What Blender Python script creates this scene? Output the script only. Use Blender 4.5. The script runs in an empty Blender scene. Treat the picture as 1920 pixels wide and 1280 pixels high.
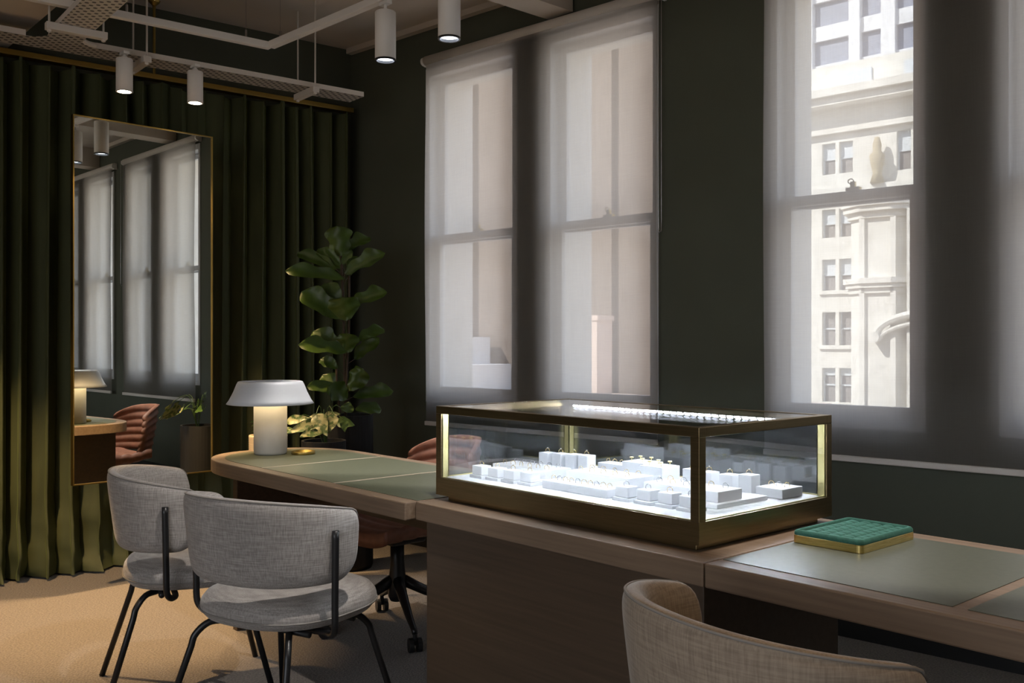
import bpy, bmesh, math, random
from mathutils import Vector, Matrix
random.seed(7)
PI = math.pi
R = math.radians
scene = bpy.context.scene
col = scene.collection

# ------------------------------------------------------------------ camera
cam_d = bpy.data.cameras.new('camera'); cam = bpy.data.objects.new('camera', cam_d); col.objects.link(cam)
cam_d.sensor_width = 36; cam_d.lens = 33.75
cam.location = (0, 0, 1.25); cam.rotation_euler = (R(90), 0, R(48.46))
cam_d.clip_start = .02; cam_d.clip_end = 400
scene.camera = cam
YAW = R(48.46)
FW = Vector((-math.sin(YAW), math.cos(YAW), 0)); RT = Vector((math.cos(YAW), math.sin(YAW), 0))

# ------------------------------------------------------------------ world, sun, exposure
w = bpy.data.worlds.new('world'); scene.world = w; w.use_nodes = True
wn = w.node_tree; wn.nodes.clear()
wo = wn.nodes.new('ShaderNodeOutputWorld'); wb = wn.nodes.new('ShaderNodeBackground')
tc = wn.nodes.new('ShaderNodeTexCoord'); sx = wn.nodes.new('ShaderNodeSeparateXYZ'); cr = wn.nodes.new('ShaderNodeValToRGB')
wn.links.new(tc.outputs['Generated'], sx.inputs[0]); wn.links.new(sx.outputs['Z'], cr.inputs[0])
cr.color_ramp.elements[0].position = 0.0; cr.color_ramp.elements[0].color = (.55, .50, .45, 1)
cr.color_ramp.elements[1].position = 0.12; cr.color_ramp.elements[1].color = (.86, .91, .98, 1)
e = cr.color_ramp.elements.new(.8); e.color = (.62, .74, .98, 1)
wn.links.new(cr.outputs[0], wb.inputs[0]); wb.inputs[1].default_value = 1.05
wn.links.new(wb.outputs[0], wo.inputs[0])

sd = bpy.data.lights.new('sun', 'SUN'); sun = bpy.data.objects.new('sun', sd); col.objects.link(sun)
sd.energy = 3.9; sd.angle = R(.6); sd.color = (1, .96, .9)
# travels outward over our roof onto the facades across the street
sun.rotation_euler = Vector((.38, .62, -.66)).to_track_quat('-Z', 'Y').to_euler()
sun.location = (0, -5, 20)

vs = scene.view_settings
vs.view_transform = 'Standard'; vs.look = 'None'; vs.gamma = 1; vs.exposure = 1.6; vs.use_curve_mapping = False
try:
    scene.cycles.transparent_max_bounces = 24
    scene.cycles.max_bounces = 10
    scene.cycles.caustics_reflective = False; scene.cycles.caustics_refractive = False
except Exception: pass

# added area fill light behind the camera, outside an opening made for it
ad = bpy.data.lights.new('rear_fill_light', 'AREA'); al = bpy.data.objects.new('rear_fill_light', ad); col.objects.link(al)
ad.shape = 'RECTANGLE'; ad.size = 4.6; ad.size_y = 2.2; ad.energy = 3.5; ad.color = (1, .95, .9)
al.location = (.2, -3.62, 1.68); al.rotation_euler = (R(90), 0, 0)

# ------------------------------------------------------------------ materials
def mat(name, c=(.5, .5, .5), rough=.5, metal=0, spec=.5, sheen=0, sheen_tint=None, coat=0):
    m = bpy.data.materials.new(name); m.use_nodes = True
    b = m.node_tree.nodes['Principled BSDF']
    b.inputs['Base Color'].default_value = (*c, 1); b.inputs['Roughness'].default_value = rough
    b.inputs['Metallic'].default_value = metal
    b.inputs['Specular IOR Level'].default_value = spec
    if sheen:
        b.inputs['Sheen Weight'].default_value = sheen; b.inputs['Sheen Roughness'].default_value = .35
        if sheen_tint: b.inputs['Sheen Tint'].default_value = (*sheen_tint, 1)
    if coat: b.inputs['Coat Weight'].default_value = coat
    return m
def nd(m, t, **kw):
    n = m.node_tree.nodes.new(t)
    for k, v in kw.items(): n.inputs[k].default_value = v
    return n
def lk(m, a, b): m.node_tree.links.new(a, b)
def vary(m, c1, c2, scale=(1, 1, 1), nscale=5, detail=4, bump=0, bdist=.002, rough=None, pos=(.35, .65), coord='Object'):
    """noise-driven colour between c1 and c2 with an optional bump"""
    b = m.node_tree.nodes['Principled BSDF']
    t = nd(m, 'ShaderNodeTexCoord'); mp = nd(m, 'ShaderNodeMapping'); mp.inputs['Scale'].default_value = scale
    n = nd(m, 'ShaderNodeTexNoise', Scale=nscale, Detail=detail)
    r = nd(m, 'ShaderNodeValToRGB')
    r.color_ramp.elements[0].position = pos[0]; r.color_ramp.elements[1].position = pos[1]
    r.color_ramp.elements[0].color = (*c1, 1); r.color_ramp.elements[1].color = (*c2, 1)
    lk(m, t.outputs[coord], mp.inputs[0]); lk(m, mp.outputs[0], n.inputs['Vector']); lk(m, n.outputs['Fac'], r.inputs[0])
    lk(m, r.outputs[0], b.inputs['Base Color'])
    if bump:
        bp = nd(m, 'ShaderNodeBump', Strength=bump, Distance=bdist); lk(m, n.outputs['Fac'], bp.inputs['Height']); lk(m, bp.outputs[0], b.inputs['Normal'])
    return m

def weave(name, c1, c2, sc=1.0, bump=.5, sheen=.3):
    m = mat(name, c1, .9, sheen=sheen); b = m.node_tree.nodes['Principled BSDF']
    t = nd(m, 'ShaderNodeTexCoord')
    outs = []
    for s3 in ((18, 18, 330), (330, 330, 18)):
        mp = nd(m, 'ShaderNodeMapping'); mp.inputs['Scale'].default_value = [x * sc for x in s3]
        n = nd(m, 'ShaderNodeTexNoise', Scale=1.0, Detail=3); lk(m, t.outputs['Object'], mp.inputs[0]); lk(m, mp.outputs[0], n.inputs['Vector'])
        outs.append(n.outputs['Fac'])
    a = nd(m, 'ShaderNodeMath'); a.operation = 'ADD'; lk(m, outs[0], a.inputs[0]); lk(m, outs[1], a.inputs[1])
    h = nd(m, 'ShaderNodeMath'); h.operation = 'MULTIPLY'; h.inputs[1].default_value = .5; lk(m, a.outputs[0], h.inputs[0])
    r = nd(m, 'ShaderNodeValToRGB'); r.color_ramp.elements[0].position = .38; r.color_ramp.elements[1].position = .62
    r.color_ramp.elements[0].color = (*c1, 1); r.color_ramp.elements[1].color = (*c2, 1)
    lk(m, h.outputs[0], r.inputs[0]); lk(m, r.outputs[0], b.inputs['Base Color'])
    bp = nd(m, 'ShaderNodeBump', Strength=bump, Distance=.0015); lk(m, h.outputs[0], bp.inputs['Height']); lk(m, bp.outputs[0], b.inputs['Normal'])
    return m

def glass(name, tint=(1, 1, 1), ior=1.45, gain=1.0):
    """thin architectural pane: fresnel mix of clear transmission and mirror reflection"""
    m = bpy.data.materials.new(name); m.use_nodes = True; nt = m.node_tree; nt.nodes.clear()
    o = nt.nodes.new('ShaderNodeOutputMaterial'); mx = nt.nodes.new('ShaderNodeMixShader')
    tr = nt.nodes.new('ShaderNodeBsdfTransparent'); gl = nt.nodes.new('ShaderNodeBsdfGlossy'); lw = nt.nodes.new('ShaderNodeLayerWeight')
    tr.inputs[0].default_value = (*tint, 1); gl.inputs['Roughness'].default_value = 0
    lw.inputs[0].default_value = .5
    pw = nt.nodes.new('ShaderNodeMath'); pw.operation = 'POWER'; pw.inputs[1].default_value = 5; nt.links.new(lw.outputs['Facing'], pw.inputs[0])
    ma = nt.nodes.new('ShaderNodeMath'); ma.operation = 'MULTIPLY_ADD'; ma.use_clamp = True; nt.links.new(pw.outputs[0], ma.inputs[0])
    f0 = ((ior - 1) / (ior + 1)) ** 2 * gain; ma.inputs[1].default_value = 1 - f0; ma.inputs[2].default_value = f0
    nt.links.new(ma.outputs[0], mx.inputs[0]); nt.links.new(tr.outputs[0], mx.inputs[1]); nt.links.new(gl.outputs[0], mx.inputs[2]); nt.links.new(mx.outputs[0], o.inputs[0])
    return m
def emit(name, c, s):
    m = bpy.data.materials.new(name); m.use_nodes = True; nt = m.node_tree; nt.nodes.clear()
    o = nt.nodes.new('ShaderNodeOutputMaterial'); e = nt.nodes.new('ShaderNodeEmission')
    e.inputs[0].default_value = (*c, 1); e.inputs[1].default_value = s; nt.links.new(e.outputs[0], o.inputs[0]); return m

M = {}
M['wall'] = vary(mat('green_paint', rough=.75), (.080, .088, .064), (.086, .095, .070), nscale=3)
M['ceil'] = vary(mat('ceiling_paint', rough=.85), (.60, .53, .46), (.63, .56, .49), nscale=4)
M['black'] = mat('black_skirting', (.012, .013, .014), .5)
M['carpet'] = vary(mat('carpet', rough=1, sheen=.2), (.115, .098, .085), (.21, .182, .155), nscale=130, detail=9, bump=1.0, bdist=.006, pos=(.38, .62))
M['velvet'] = mat('green_velvet', (.020, .032, .008), .75, sheen=.55, sheen_tint=(.30, .42, .10))
vary(M['velvet'], (.044, .052, .019), (.060, .070, .026), scale=(1, 1, .2), nscale=14)
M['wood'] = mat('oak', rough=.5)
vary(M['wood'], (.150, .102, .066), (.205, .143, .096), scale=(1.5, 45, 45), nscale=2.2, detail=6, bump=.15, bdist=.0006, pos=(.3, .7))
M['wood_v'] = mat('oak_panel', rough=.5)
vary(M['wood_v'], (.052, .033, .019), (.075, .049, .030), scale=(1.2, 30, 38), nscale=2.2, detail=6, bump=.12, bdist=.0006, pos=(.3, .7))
M['leather'] = vary(mat('green_leather', rough=.42), (.078, .085, .054), (.090, .098, .064), nscale=60, bump=.12, bdist=.0005)
M['leather2'] = vary(mat('grey_green_leather', rough=.38), (.080, .086, .064), (.092, .099, .074), nscale=60, bump=.12, bdist=.0005)
M['seam'] = mat('inlay_wood', (.36, .30, .23), .55)
M['bronze'] = mat('brushed_bronze', (.26, .19, .10), .34, metal=1)
vary(M['bronze'], (.235, .18, .095), (.27, .205, .11), scale=(3, 3, 90), nscale=3, bump=.05, bdist=.0003)
M['brass'] = mat('brass', (.78, .62, .25), .28, metal=1)
vary(M['brass'], (.62, .47, .16), (.80, .63, .26), scale=(8, 8, 150), nscale=3, bump=.05, bdist=.0003)
M['brass_dk'] = mat('aged_brass', (.40, .28, .08), .35, metal=1)
M['brass_post'] = mat('polished_brass', (.86, .76, .36), .3, metal=.85)
M['gold'] = mat('gold', (.95, .70, .30), .2, metal=1)
M['silver'] = mat('silver', (.55, .55, .57), .25, metal=1)
M['gem'] = mat('clear_gem', (.85, .86, .8), .08, spec=1)
M['block'] = mat('white_display_leatherette', (.80, .81, .83), .55)
M['deck'] = mat('white_deck', (.82, .83, .85), .6)
M['cglass'] = glass('case_glass', (.93, .95, .97), 1.5, 3.6)
M['wglass'] = glass('window_glass', (.97, .98, .98), 1.45)
M['white'] = mat('white_powder_coat', (.84, .81, .78), .5)
M['offwhite'] = mat('off_white_metal', (.70, .65, .60), .6)
M['lampwhite'] = mat('matt_white_lamp', (.60, .63, .68), .5)
M['alab'] = vary(mat('white_stone', rough=.5), (.42, .40, .36), (.50, .48, .44), nscale=9, detail=5)
M['bezel'] = mat('black_bezel', (.01, .01, .01), .3)
M['blackmetal'] = mat('black_steel', (.010, .010, .011), .38)
M['plastic'] = mat('black_plastic', (.010, .010, .011), .5)
M['linen'] = weave('grey_linen', (.225, .205, .190), (.40, .37, .345))
M['linen_brown'] = weave('taupe_linen', (.22, .17, .125), (.34, .27, .20), .7)
M['piping'] = mat('linen_piping', (.24, .22, .20), .9)
M['rust'] = vary(mat('rust_leather', rough=.55), (.19, .075, .042), (.25, .10, .058), nscale=30, bump=.1)
M['greenvelvet'] = vary(mat('emerald_suede', rough=.9, sheen=.35, sheen_tint=(.3, .8, .65)), (.014, .072, .052), (.020, .10, .072), nscale=90, bump=.3, bdist=.001)
M['figleaf'] = vary(mat('fig_leaf', rough=.42), (.030, .064, .005), (.060, .110, .011), nscale=9)
M['stem'] = mat('stem', (.055, .035, .02), .8)
M['pothos'] = mat('variegated_leaf', rough=.45)
vary(M['pothos'], (.06, .12, .03), (.38, .39, .20), nscale=38, detail=3, pos=(.44, .56))
M['pothos_g'] = mat('green_leaf', (.07, .14, .03), .45)
M['pot'] = mat('black_pot', (.008, .008, .009), .6)
M['ribpot'] = vary(mat('beige_planter', rough=.8), (.50, .40, .27), (.58, .47, .33), scale=(1, 1, 40), nscale=4, bump=.4)
M['mirror'] = mat('mirror_silver', (.93, .95, .90), 0.0, metal=1)
M['soil'] = mat('soil', (.02, .015, .01), 1)
M['sash'] = mat('painted_sash', (.74, .77, .82), .5)
M['stone'] = vary(mat('outer_stone', rough=.9), (.72, .71, .69), (.78, .77, .75), nscale=6)
M['facade'] = vary(mat('pale_limestone', rough=.9), (.66, .64, .59), (.78, .76, .71), nscale=1.2)
M['brownwall'] = vary(mat('brown_brick', rough=.9), (.17, .135, .112), (.20, .16, .135), nscale=2)
M['sunpatch'] = vary(mat('sunlit_pink', rough=.9), (.60, .47, .40), (.66, .52, .45), nscale=2)  # sunlit tone put into the colour of the patch boxes
M['whitestone'] = vary(mat('white_stone_far', rough=.9), (.70, .72, .76), (.80, .82, .86), nscale=2)
M['fwin'] = mat('far_window_glass', (.26, .24, .23), .5, spec=.2)
M['fblind'] = mat('far_blind', (.62, .66, .70), .8)
M['bluewall'] = mat('blue_glass_wall', (.26, .29, .38), .5)
M['led'] = emit('cold_led', (.88, .94, 1.0), 120)
M['warmdisc'] = emit('warm_lens', (1, .83, .58), 14)
M['colddisc'] = emit('neutral_lens', (.80, .86, 1.0), 2.2)
M['lampglow'] = emit('lamp_glow', (1, .74, .40), 3.6)
M['hole'] = mat('tray_hole', (.05, .045, .04), .9)

# roller-blind mesh: open weave lets part of the light straight through, the yarn scatters the rest
bm_ = bpy.data.materials.new('screen_fabric'); bm_.use_nodes = True; nt = bm_.node_tree; nt.nodes.clear()
o = nt.nodes.new('ShaderNodeOutputMaterial'); m1 = nt.nodes.new('ShaderNodeMixShader'); m2 = nt.nodes.new('ShaderNodeMixShader')
tr = nt.nodes.new('ShaderNodeBsdfTransparent'); tl = nt.nodes.new('ShaderNodeBsdfTranslucent'); df = nt.nodes.new('ShaderNodeBsdfDiffuse')
tl.inputs[0].default_value = (.70, .645, .59, 1); df.inputs[0].default_value = (.25, .23, .215, 1)
t = nt.nodes.new('ShaderNodeTexCoord'); fac = []
for s3 in ((9, 9, 420), (420, 420, 9)):
    mp = nt.nodes.new('ShaderNodeMapping'); mp.inputs['Scale'].default_value = s3
    n = nt.nodes.new('ShaderNodeTexNoise'); n.inputs['Scale'].default_value = 1; nt.links.new(t.outputs['Object'], mp.inputs[0]); nt.links.new(mp.outputs[0], n.inputs['Vector']); fac.append(n.outputs['Fac'])
a = nt.nodes.new('ShaderNodeMath'); a.operation = 'ADD'; nt.links.new(fac[0], a.inputs[0]); nt.links.new(fac[1], a.inputs[1])
mr = nt.nodes.new('ShaderNodeMapRange'); mr.inputs[1].default_value = .7; mr.inputs[2].default_value = 1.3; mr.inputs[3].default_value = .22; mr.inputs[4].default_value = .28
nt.links.new(a.outputs[0], mr.inputs[0])
m1.inputs[0].default_value = .56
nt.links.new(df.outputs[0], m1.inputs[1]); nt.links.new(tl.outputs[0], m1.inputs[2])
nt.links.new(mr.outputs[0], m2.inputs[0]); nt.links.new(m1.outputs[0], m2.inputs[1]); nt.links.new(tr.outputs[0], m2.inputs[2]); nt.links.new(m2.outputs[0], o.inputs[0])
M['blind'] = bm_

# ------------------------------------------------------------------ builders
def NB(): return bmesh.new()
def link(name, bm, m, parent=None, loc=(0, 0, 0), rz=0, smooth=False, bevel=0, subsurf=0, seg=2):
    bmesh.ops.recalc_face_normals(bm, faces=bm.faces)
    me = bpy.data.meshes.new(name); bm.to_mesh(me); bm.free()
    for mm in (m if isinstance(m, (list, tuple)) else [m]): me.materials.append(mm)
    o = bpy.data.objects.new(name, me); col.objects.link(o)
    o.location = loc; o.rotation_euler = (0, 0, rz)
    if parent: o.parent = parent
    if smooth:
        for p in me.polygons: p.use_smooth = True
    if bevel:
        md = o.modifiers.new('bevel', 'BEVEL'); md.width = bevel; md.segments = seg; md.limit_method = 'ANGLE'; md.angle_limit = R(40)
    if subsurf:
        md = o.modifiers.new('sub', 'SUBSURF'); md.levels = subsurf; md.render_levels = subsurf
    return o
def box(bm, x0, x1, y0, y1, z0, z1, mi=0):
    v = [bm.verts.new(p) for p in ((x0, y0, z0), (x1, y0, z0), (x1, y1, z0), (x0, y1, z0), (x0, y0, z1), (x1, y0, z1), (x1, y1, z1), (x0, y1, z1))]
    for f in ((0, 3, 2, 1), (4, 5, 6, 7), (0, 1, 5, 4), (1, 2, 6, 5), (2, 3, 7, 6), (3, 0, 4, 7)):
        bm.faces.new([v[i] for i in f]).material_index = mi
def lathe(bm, prof, cx=0, cy=0, seg=40, z0=0, mi=0):
    rings = []
    for r, z in prof:
        if r < 1e-6: rings.append([bm.verts.new((cx, cy, z + z0))])
        else: rings.append([bm.verts.new((cx + r * math.cos(2 * PI * i / seg), cy + r * math.sin(2 * PI * i / seg), z + z0)) for i in range(seg)])
    for a, b in zip(rings, rings[1:]):
        for i in range(seg):
            j = (i + 1) % seg
            if len(a) == 1 and len(b) == 1: continue
            if len(a) == 1: f = bm.faces.new((a[0], b[i], b[j]))
            elif len(b) == 1: f = bm.faces.new((a[i], a[j], b[0]))
            else: f = bm.faces.new((a[i], a[j], b[j], b[i]))
            f.material_index = mi
def tube(bm, pts, r, seg=10, closed=False, mi=0):
    pts = [Vector(p) for p in pts]; n = len(pts); rings = []
    up = None
    for i, p in enumerate(pts):
        if closed: t = (pts[(i + 1) % n] - pts[i - 1])
        else: t = (pts[min(i + 1, n - 1)] - pts[max(i - 1, 0)])
        t.normalize()
        if up is None: up = Vector((0, 0, 1)) if abs(t.z) < .9 else Vector((1, 0, 0))
        s = t.cross(up)
        if s.length < 1e-4: s = t.cross(Vector((1, .3, 0)))
        s.normalize(); up = s.cross(t).normalized()
        rr = r[i] if isinstance(r, (list, tuple)) else r
        rings.append([bm.verts.new(p + (s * math.cos(2 * PI * k / seg) + up * math.sin(2 * PI * k / seg)) * rr) for k in range(seg)])
    m = n if closed else n - 1
    for i in range(m):
        a, b = rings[i], rings[(i + 1) % n]
        for k in range(seg):
            f = bm.faces.new((a[k], a[(k + 1) % seg], b[(k + 1) % seg], b[k])); f.material_index = mi
    if not closed:
        bm.faces.new(rings[0][::-1]).material_index = mi; bm.faces.new(rings[-1]).material_index = mi
def smoothpts(pts, n=6):
    """Catmull-Rom through pts"""
    P = [Vector(p) for p in pts]; P = [P[0] * 2 - P[1]] + P + [P[-1] * 2 - P[-2]]; out = []
    for i in range(1, len(P) - 2):
        for k in range(n):
            t = k / n
            out.append(.5 * ((2 * P[i]) + (P[i + 1] - P[i - 1]) * t + (2 * P[i - 1] - 5 * P[i] + 4 * P[i + 1] - P[i + 2]) * t * t + (3 * P[i] - P[i - 1] - 3 * P[i + 1] + P[i + 2]) * t ** 3))
    out.append(P[-2]); return out
def prism(bm, outline, z0, z1, mi=0):
    a = [bm.verts.new((x, y, z0)) for x, y in outline]; b = [bm.verts.new((x, y, z1)) for x, y in outline]
    n = len(outline)
    bm.faces.new(a[::-1]).material_index = mi; bm.faces.new(b).material_index = mi
    for i in range(n): bm.faces.new((a[i], a[(i + 1) % n], b[(i + 1) % n], b[i])).material_index = mi
def thing(name, label, cat, loc=(0, 0, 0), rz=0, group=None):
    o = bpy.data.objects.new(name, None); col.objects.link(o); o.empty_display_size = .1
    o.location = loc; o.rotation_euler = (0, 0, rz); return tag(o, label, cat, group)
def tag(o, label, cat, group=None):
    o['label'] = label; o['category'] = cat
    if group: o['group'] = group
    return o
def struct(name, bm, m, **k):
    o = link(name, bm, m, **k); o['kind'] = 'structure'; return o

# ------------------------------------------------------------------ room shell
CX, CY = -5.509, 3.403          # corner of the curtain wall and the window wall
WA = R(6.06)                    # the window wall runs at this angle
def wl(name, bm, m, parent=None, **k):    # wall-local frame: x along the wall, y outward, z up
    return link(name, bm, m, parent, **({} if parent else dict(loc=(CX, CY, 0), rz=WA)), **k)
def W(s, t=0, z=0): return Vector((CX + s * math.cos(WA) - t * math.sin(WA), CY + s * math.sin(WA) + t * math.cos(WA), z))
CEIL = 3.19
ROOM = [(-6.3, -3.6), (4.2, -3.6), tuple(W(9.75, .42))[:2], tuple(W(-.6, .42))[:2]]
b = NB(); prism(b, ROOM, -.12, 0); struct('floor', b, M['carpet'])
b = NB(); prism(b, ROOM, CEIL, CEIL + .2); struct('ceiling', b, M['ceil'])
# window wall with six sash openings in three pairs
OPEN = [(.75, 1.505), (1.715, 2.45), (3.05, 3.735), (4.01, 4.52), (4.92, 5.58), (5.86, 6.50)]
ZO0, ZO1 = .88, 2.92
T0, T1 = .035, .42
b = NB(); x = -.6
for a0, a1 in OPEN:
    box(b, x, a0, T0, T1, 0, CEIL); box(b, a0, a1, T0, T1, 0, ZO0); box(b, a0, a1, T0, T1, ZO1, CEIL); x = a1
box(b, x, 9.6, T0, T1, 0, CEIL)
o = wl('wall_right', b, M['wall']); o['kind'] = 'structure'
# wall with the curtain (runs at 87.3 degrees)
LA = R(87.33 - 90)
b = NB(); box(b, -.3, -.0, -7.0, .25, 0, CEIL); struct('wall_left', b, M['wall'], loc=(CX, CY, 0), rz=LA)
b = NB(); box(b, -6.3, -2.2, -3.6, -3.4, 0, CEIL); box(b, 2.6, 4.2, -3.6, -3.4, 0, CEIL); box(b, -2.2, 2.6, -3.6, -3.4, 0, .5); box(b, -2.2, 2.6, -3.6, -3.4, 2.85, CEIL)  # opening added to let fill light in from behind
struct('wall_back', b, M['wall'])
b = NB(); box(b, 4.0, 4.2, -3.4, 4.4, 0, CEIL); struct('wall_front', b, M['wall'])
b = NB(); box(b, .02, 9.5, -.015, .034, 0, .15)
o = wl('baseboard_right', b, M['black']); o['kind'] = 'structure'
b = NB(); box(b, .02, 9.5, -.01, .034, CEIL - .035, CEIL); o = wl('trim_1', b, M['ceil']); o['kind'] = 'structure'
# ceiling beams that meet the window wall
for i, s0 in enumerate((1.74, 3.50, 5.28, 7.05)):
    p = W(s0)
    b = NB(); box(b, 0, .18, -6.6, .0, 3.0 - CEIL, 0)
    struct('trim_%d' % (i + 2), b, M['ceil'], loc=(p.x, p.y + .03, CEIL), rz=R(1.2))
b = NB(); box(b, -5.55, -1.2, -.2, 1.36, 2.79, CEIL); struct('trim_6', b, M['ceil'])

# window units
for i, (a0, a1) in enumerate(OPEN):
    t = thing('window_%d' % (i + 1), 'x', 'x', (CX, CY, 0), WA)
    del t['label']; del t['category']; t['kind'] = 'structure'
    b = NB()
    for u0, u1 in ((a0, a0 + .035), (a1 - .035, a1)): box(b, u0, u1, T0 - .004, .16, ZO0, ZO1)
    box(b, a0 + .035, a1 - .035, T0 - .004, .16, ZO1 - .05, ZO1); box(b, a0 + .035, a1 - .035, T0 - .004, .16, ZO0, ZO0 + .03)
    wl('window_frame', b, M['sash'], t, bevel=.004)
    zm = 1.865
    for nm, z0, z1, y0 in (('lower_sash', ZO0 + .03, zm + .035, .075), ('upper_sash', zm - .02, ZO1 - .05, .115)):
        b = NB(); f0, f1 = a0 + .035, a1 - .035
        box(b, f0, f0 + .045, y0, y0 + .036, z0, z1); box(b, f1 - .045, f1, y0, y0 + .036, z0, z1)
        lo = .065 if nm == 'lower_sash' else .045
        box(b, f0 + .045, f1 - .045, y0, y0 + .036, z0, z0 + lo); box(b, f0 + .045, f1 - .045, y0, y0 + .036, z1 - .045, z1)
        s = wl(nm, b, M['sash'], t, bevel=.004)
        b = NB(); box(b, f0 + .045, f1 - .045, y0 + .016, y0 + .020, z0 + lo, z1 - .045)
        wl('pane', b, M['wglass'], s)
    b = NB(); sc = (a0 + a1) / 2 + .02
    box(b, sc - .03, sc + .03, .078, .105, zm + .036, zm + .050); box(b, sc - .012, sc + .008, .082, .100, zm + .05, zm + .075)
    tube(b, [(sc - .012 + .012 * math.cos(q), .09, zm + .078 + .010 * math.sin(q)) for q in [k * PI / 6 for k in range(12)]], .0025, 6, closed=True)
    wl('sash_lock', b, M['brass_dk'], t)
    b = NB()   # pale outer reveal and sill, outside the sashes
    box(b, a0 - .001, a0 + .012, .162, .43, ZO0 - .02, ZO1 + .02); box(b, a1 - .012, a1 + .001, .162, .43, ZO0 - .02, ZO1 + .02)
    box(b, a0 + .012, a1 - .012, .162, .43, ZO1 - .02, ZO1 + .02); box(b, a0 + .012, a1 - .012, .162, .45, ZO0 - .02, ZO0 + .02)
    wl('outer_reveal', b, M['stone'], t)

# ------------------------------------------------------------------ roller blinds
def blind(s0, s1, label, chain_s):
    t = thing('roller_blind', label, 'blind', tuple(W(s0)), WA, 'roller blinds on the window wall')
    L = s1 - s0; z0, z1 = .765, 2.955
    b = NB(); tube(b, [(-.01, 0, z1), (L + .005, 0, z1)], .030, 20); link('fabric_roll', b, M['offwhite'], t, smooth=True)
    for xa in (-.035, L + .0055):
        b = NB(); tube(b, [(xa, 0, z1), (xa + .0245, 0, z1)], .026, 16); box(b, xa + .004, xa + .02, -.0, .032, z1 - .03, z1 + .03); link('bracket', b, M['white'], t)
    b = NB(); nx, nz = 24, 40; g = []
    for j in range(nz + 1):
        row = []
        for k in range(nx + 1):
            u, v = k / nx, j / nz
            edge = (2 * abs(u - .5)) ** 6
            y = -.016 + .0025 * math.sin(v * 5 + s0) * math.sin(u * 3) + edge * .006 * math.sin(v * 6 + 1.5)
            row.append(b.verts.new((u * L, y, z0 + (z1 - z0) * v)))
        g.append(row)
    for j in range(nz):
        for k in range(nx): b.faces.new((g[j][k], g[j][k + 1], g[j + 1][k + 1], g[j + 1][k]))
    link('fabric', b, M['blind'], t, smooth=True)
    b = NB(); box(b, 0, L, -.025, -.007, z0 - .022, z0 + .004); link('bottom_bar', b, M['offwhite'], t, bevel=.004)
    b = NB(); x = L + .018
    zb = 1.80; n = 4
    pts = [(x, -.030, z1 + .02)] + [(x, -.030, z1 - (z1 - zb) * k / 20) for k in range(1, 21)]
    pts += [(x, -.030 + .012 - .012 * math.cos(q), zb - .018 * math.sin(q)) for q in [PI * k / 6 for k in range(1, 6)]]
    pts += [(x, -.006, zb + (z1 - zb) * k / 20) for k in range(0, 21)]
    tube(b, pts, .0022, 6); link('bead_chain', b, M['silver'], t, smooth=True)
    return t
blind(.80, 2.475, 'pale screen blind on the window pair between the corner and the display case', 0)
blind(3.045, 4.57, 'pale screen blind on the window pair behind the green ring tray, bright facade showing through', 0)
blind(4.86, 6.55, 'pale screen blind seen only in the mirror, at its left edge', 0)

# ------------------------------------------------------------------ buildings across the street
def fac(name, label, cat, loc_s, t_, rz=0):
    p = W(loc_s, t_); return thing(name, label, cat, (p.x, p.y, 0), WA + rz)
# pale stone block with windows (local: x along the street, y away)
f = fac('stone_building', 'pale sunlit stone building with paired windows and a deep cornice', 'building', -17.6, 45)
b = NB()
wins = []
for z0, z1 in ((10.1, 11.75), (6.75, 8.25), (3.95, 5.6), (1.05, 2.8), (-1.95, -.15), (-4.9, -3.1)):
    wins += [(-1.75, -.95, z0, z1), (.40, 1.14, z0, z1), (1.34, 2.08, z0, z1)]
wins += [(4.35, 5.05, 9.9, 11.9), (7.2, 7.9, 9.9, 11.9)]
# facade as a grid with real recesses
xs = sorted(set([-8, 14] + [w_[0] for w_ in wins] + [w_[1] for w_ in wins]))
zs = sorted(set([-9, 12.7] + [w_[2] for w_ in wins] + [w_[3] for w_ in wins]))
for i in range(len(xs) - 1):
    for j in range(len(zs) - 1):
        cxm, czm = (xs[i] + xs[i + 1]) / 2, (zs[j] + zs[j + 1]) / 2
        if any(w_[0] < cxm < w_[1] and w_[2] < czm < w_[3] for w_ in wins): continue
        box(b, xs[i], xs[i + 1], 0, .5, zs[j], zs[j + 1])
box(b, -8, 14, .5, 6, -9, 12.7)
for z in (-2.15, .85, 3.75, -5.1): box(b, .25, 2.25, -.14, 0, z, z + .16)
link('wall', b, M['facade'], f)
for w_ in wins:
    b = NB(); box(b, w_[0], w_[1], .3, .34, w_[2], w_[3]); q = link('pane', b, M['fwin'], f)
    b = NB(); zc = (w_[2] + w_[3]) / 2
    box(b, w_[0], w_[1], .22, .3, zc - .04, zc + .04); box(b, w_[0], w_[0] + .05, .22, .3, w_[2], w_[3]); box(b, w_[1] - .05, w_[1], .22, .3, w_[2], w_[3])
    if w_[3] not in (2.8,): box(b, w_[0] + .05, w_[1] - .05, .25, .28, zc + (.04 if w_[3] > 3 else .5), w_[3])
    link('window_frame', b, M['fblind'], f)
b = NB(); box(b, -8, 14, -1.5, 6, 13.9, 14.3); box(b, -8, 14, -1.2, 6, 13.5, 13.9); box(b, -8, 14, -.3, 6, 12.7, 13.5)
for z in (8.95, ): box(b, -8, 14, -.45, 0, z, z + .35); 
box(b, -8, 14, -.3, 0, 12.2, 12.7)
link('cornice', b, M['facade'], f)
b = NB(); box(b, -8, 14, 1.5, 6, 14.3, 16.3)
link('attic', b, M['facade'], f)
for x0 in (1.0, 4.2, 7.5):
    b = NB(); box(b, x0, x0 + 1.5, 1.4, 1.5, 14.7, 15.8); link('attic_window', b, M['fblind'], f)
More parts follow.
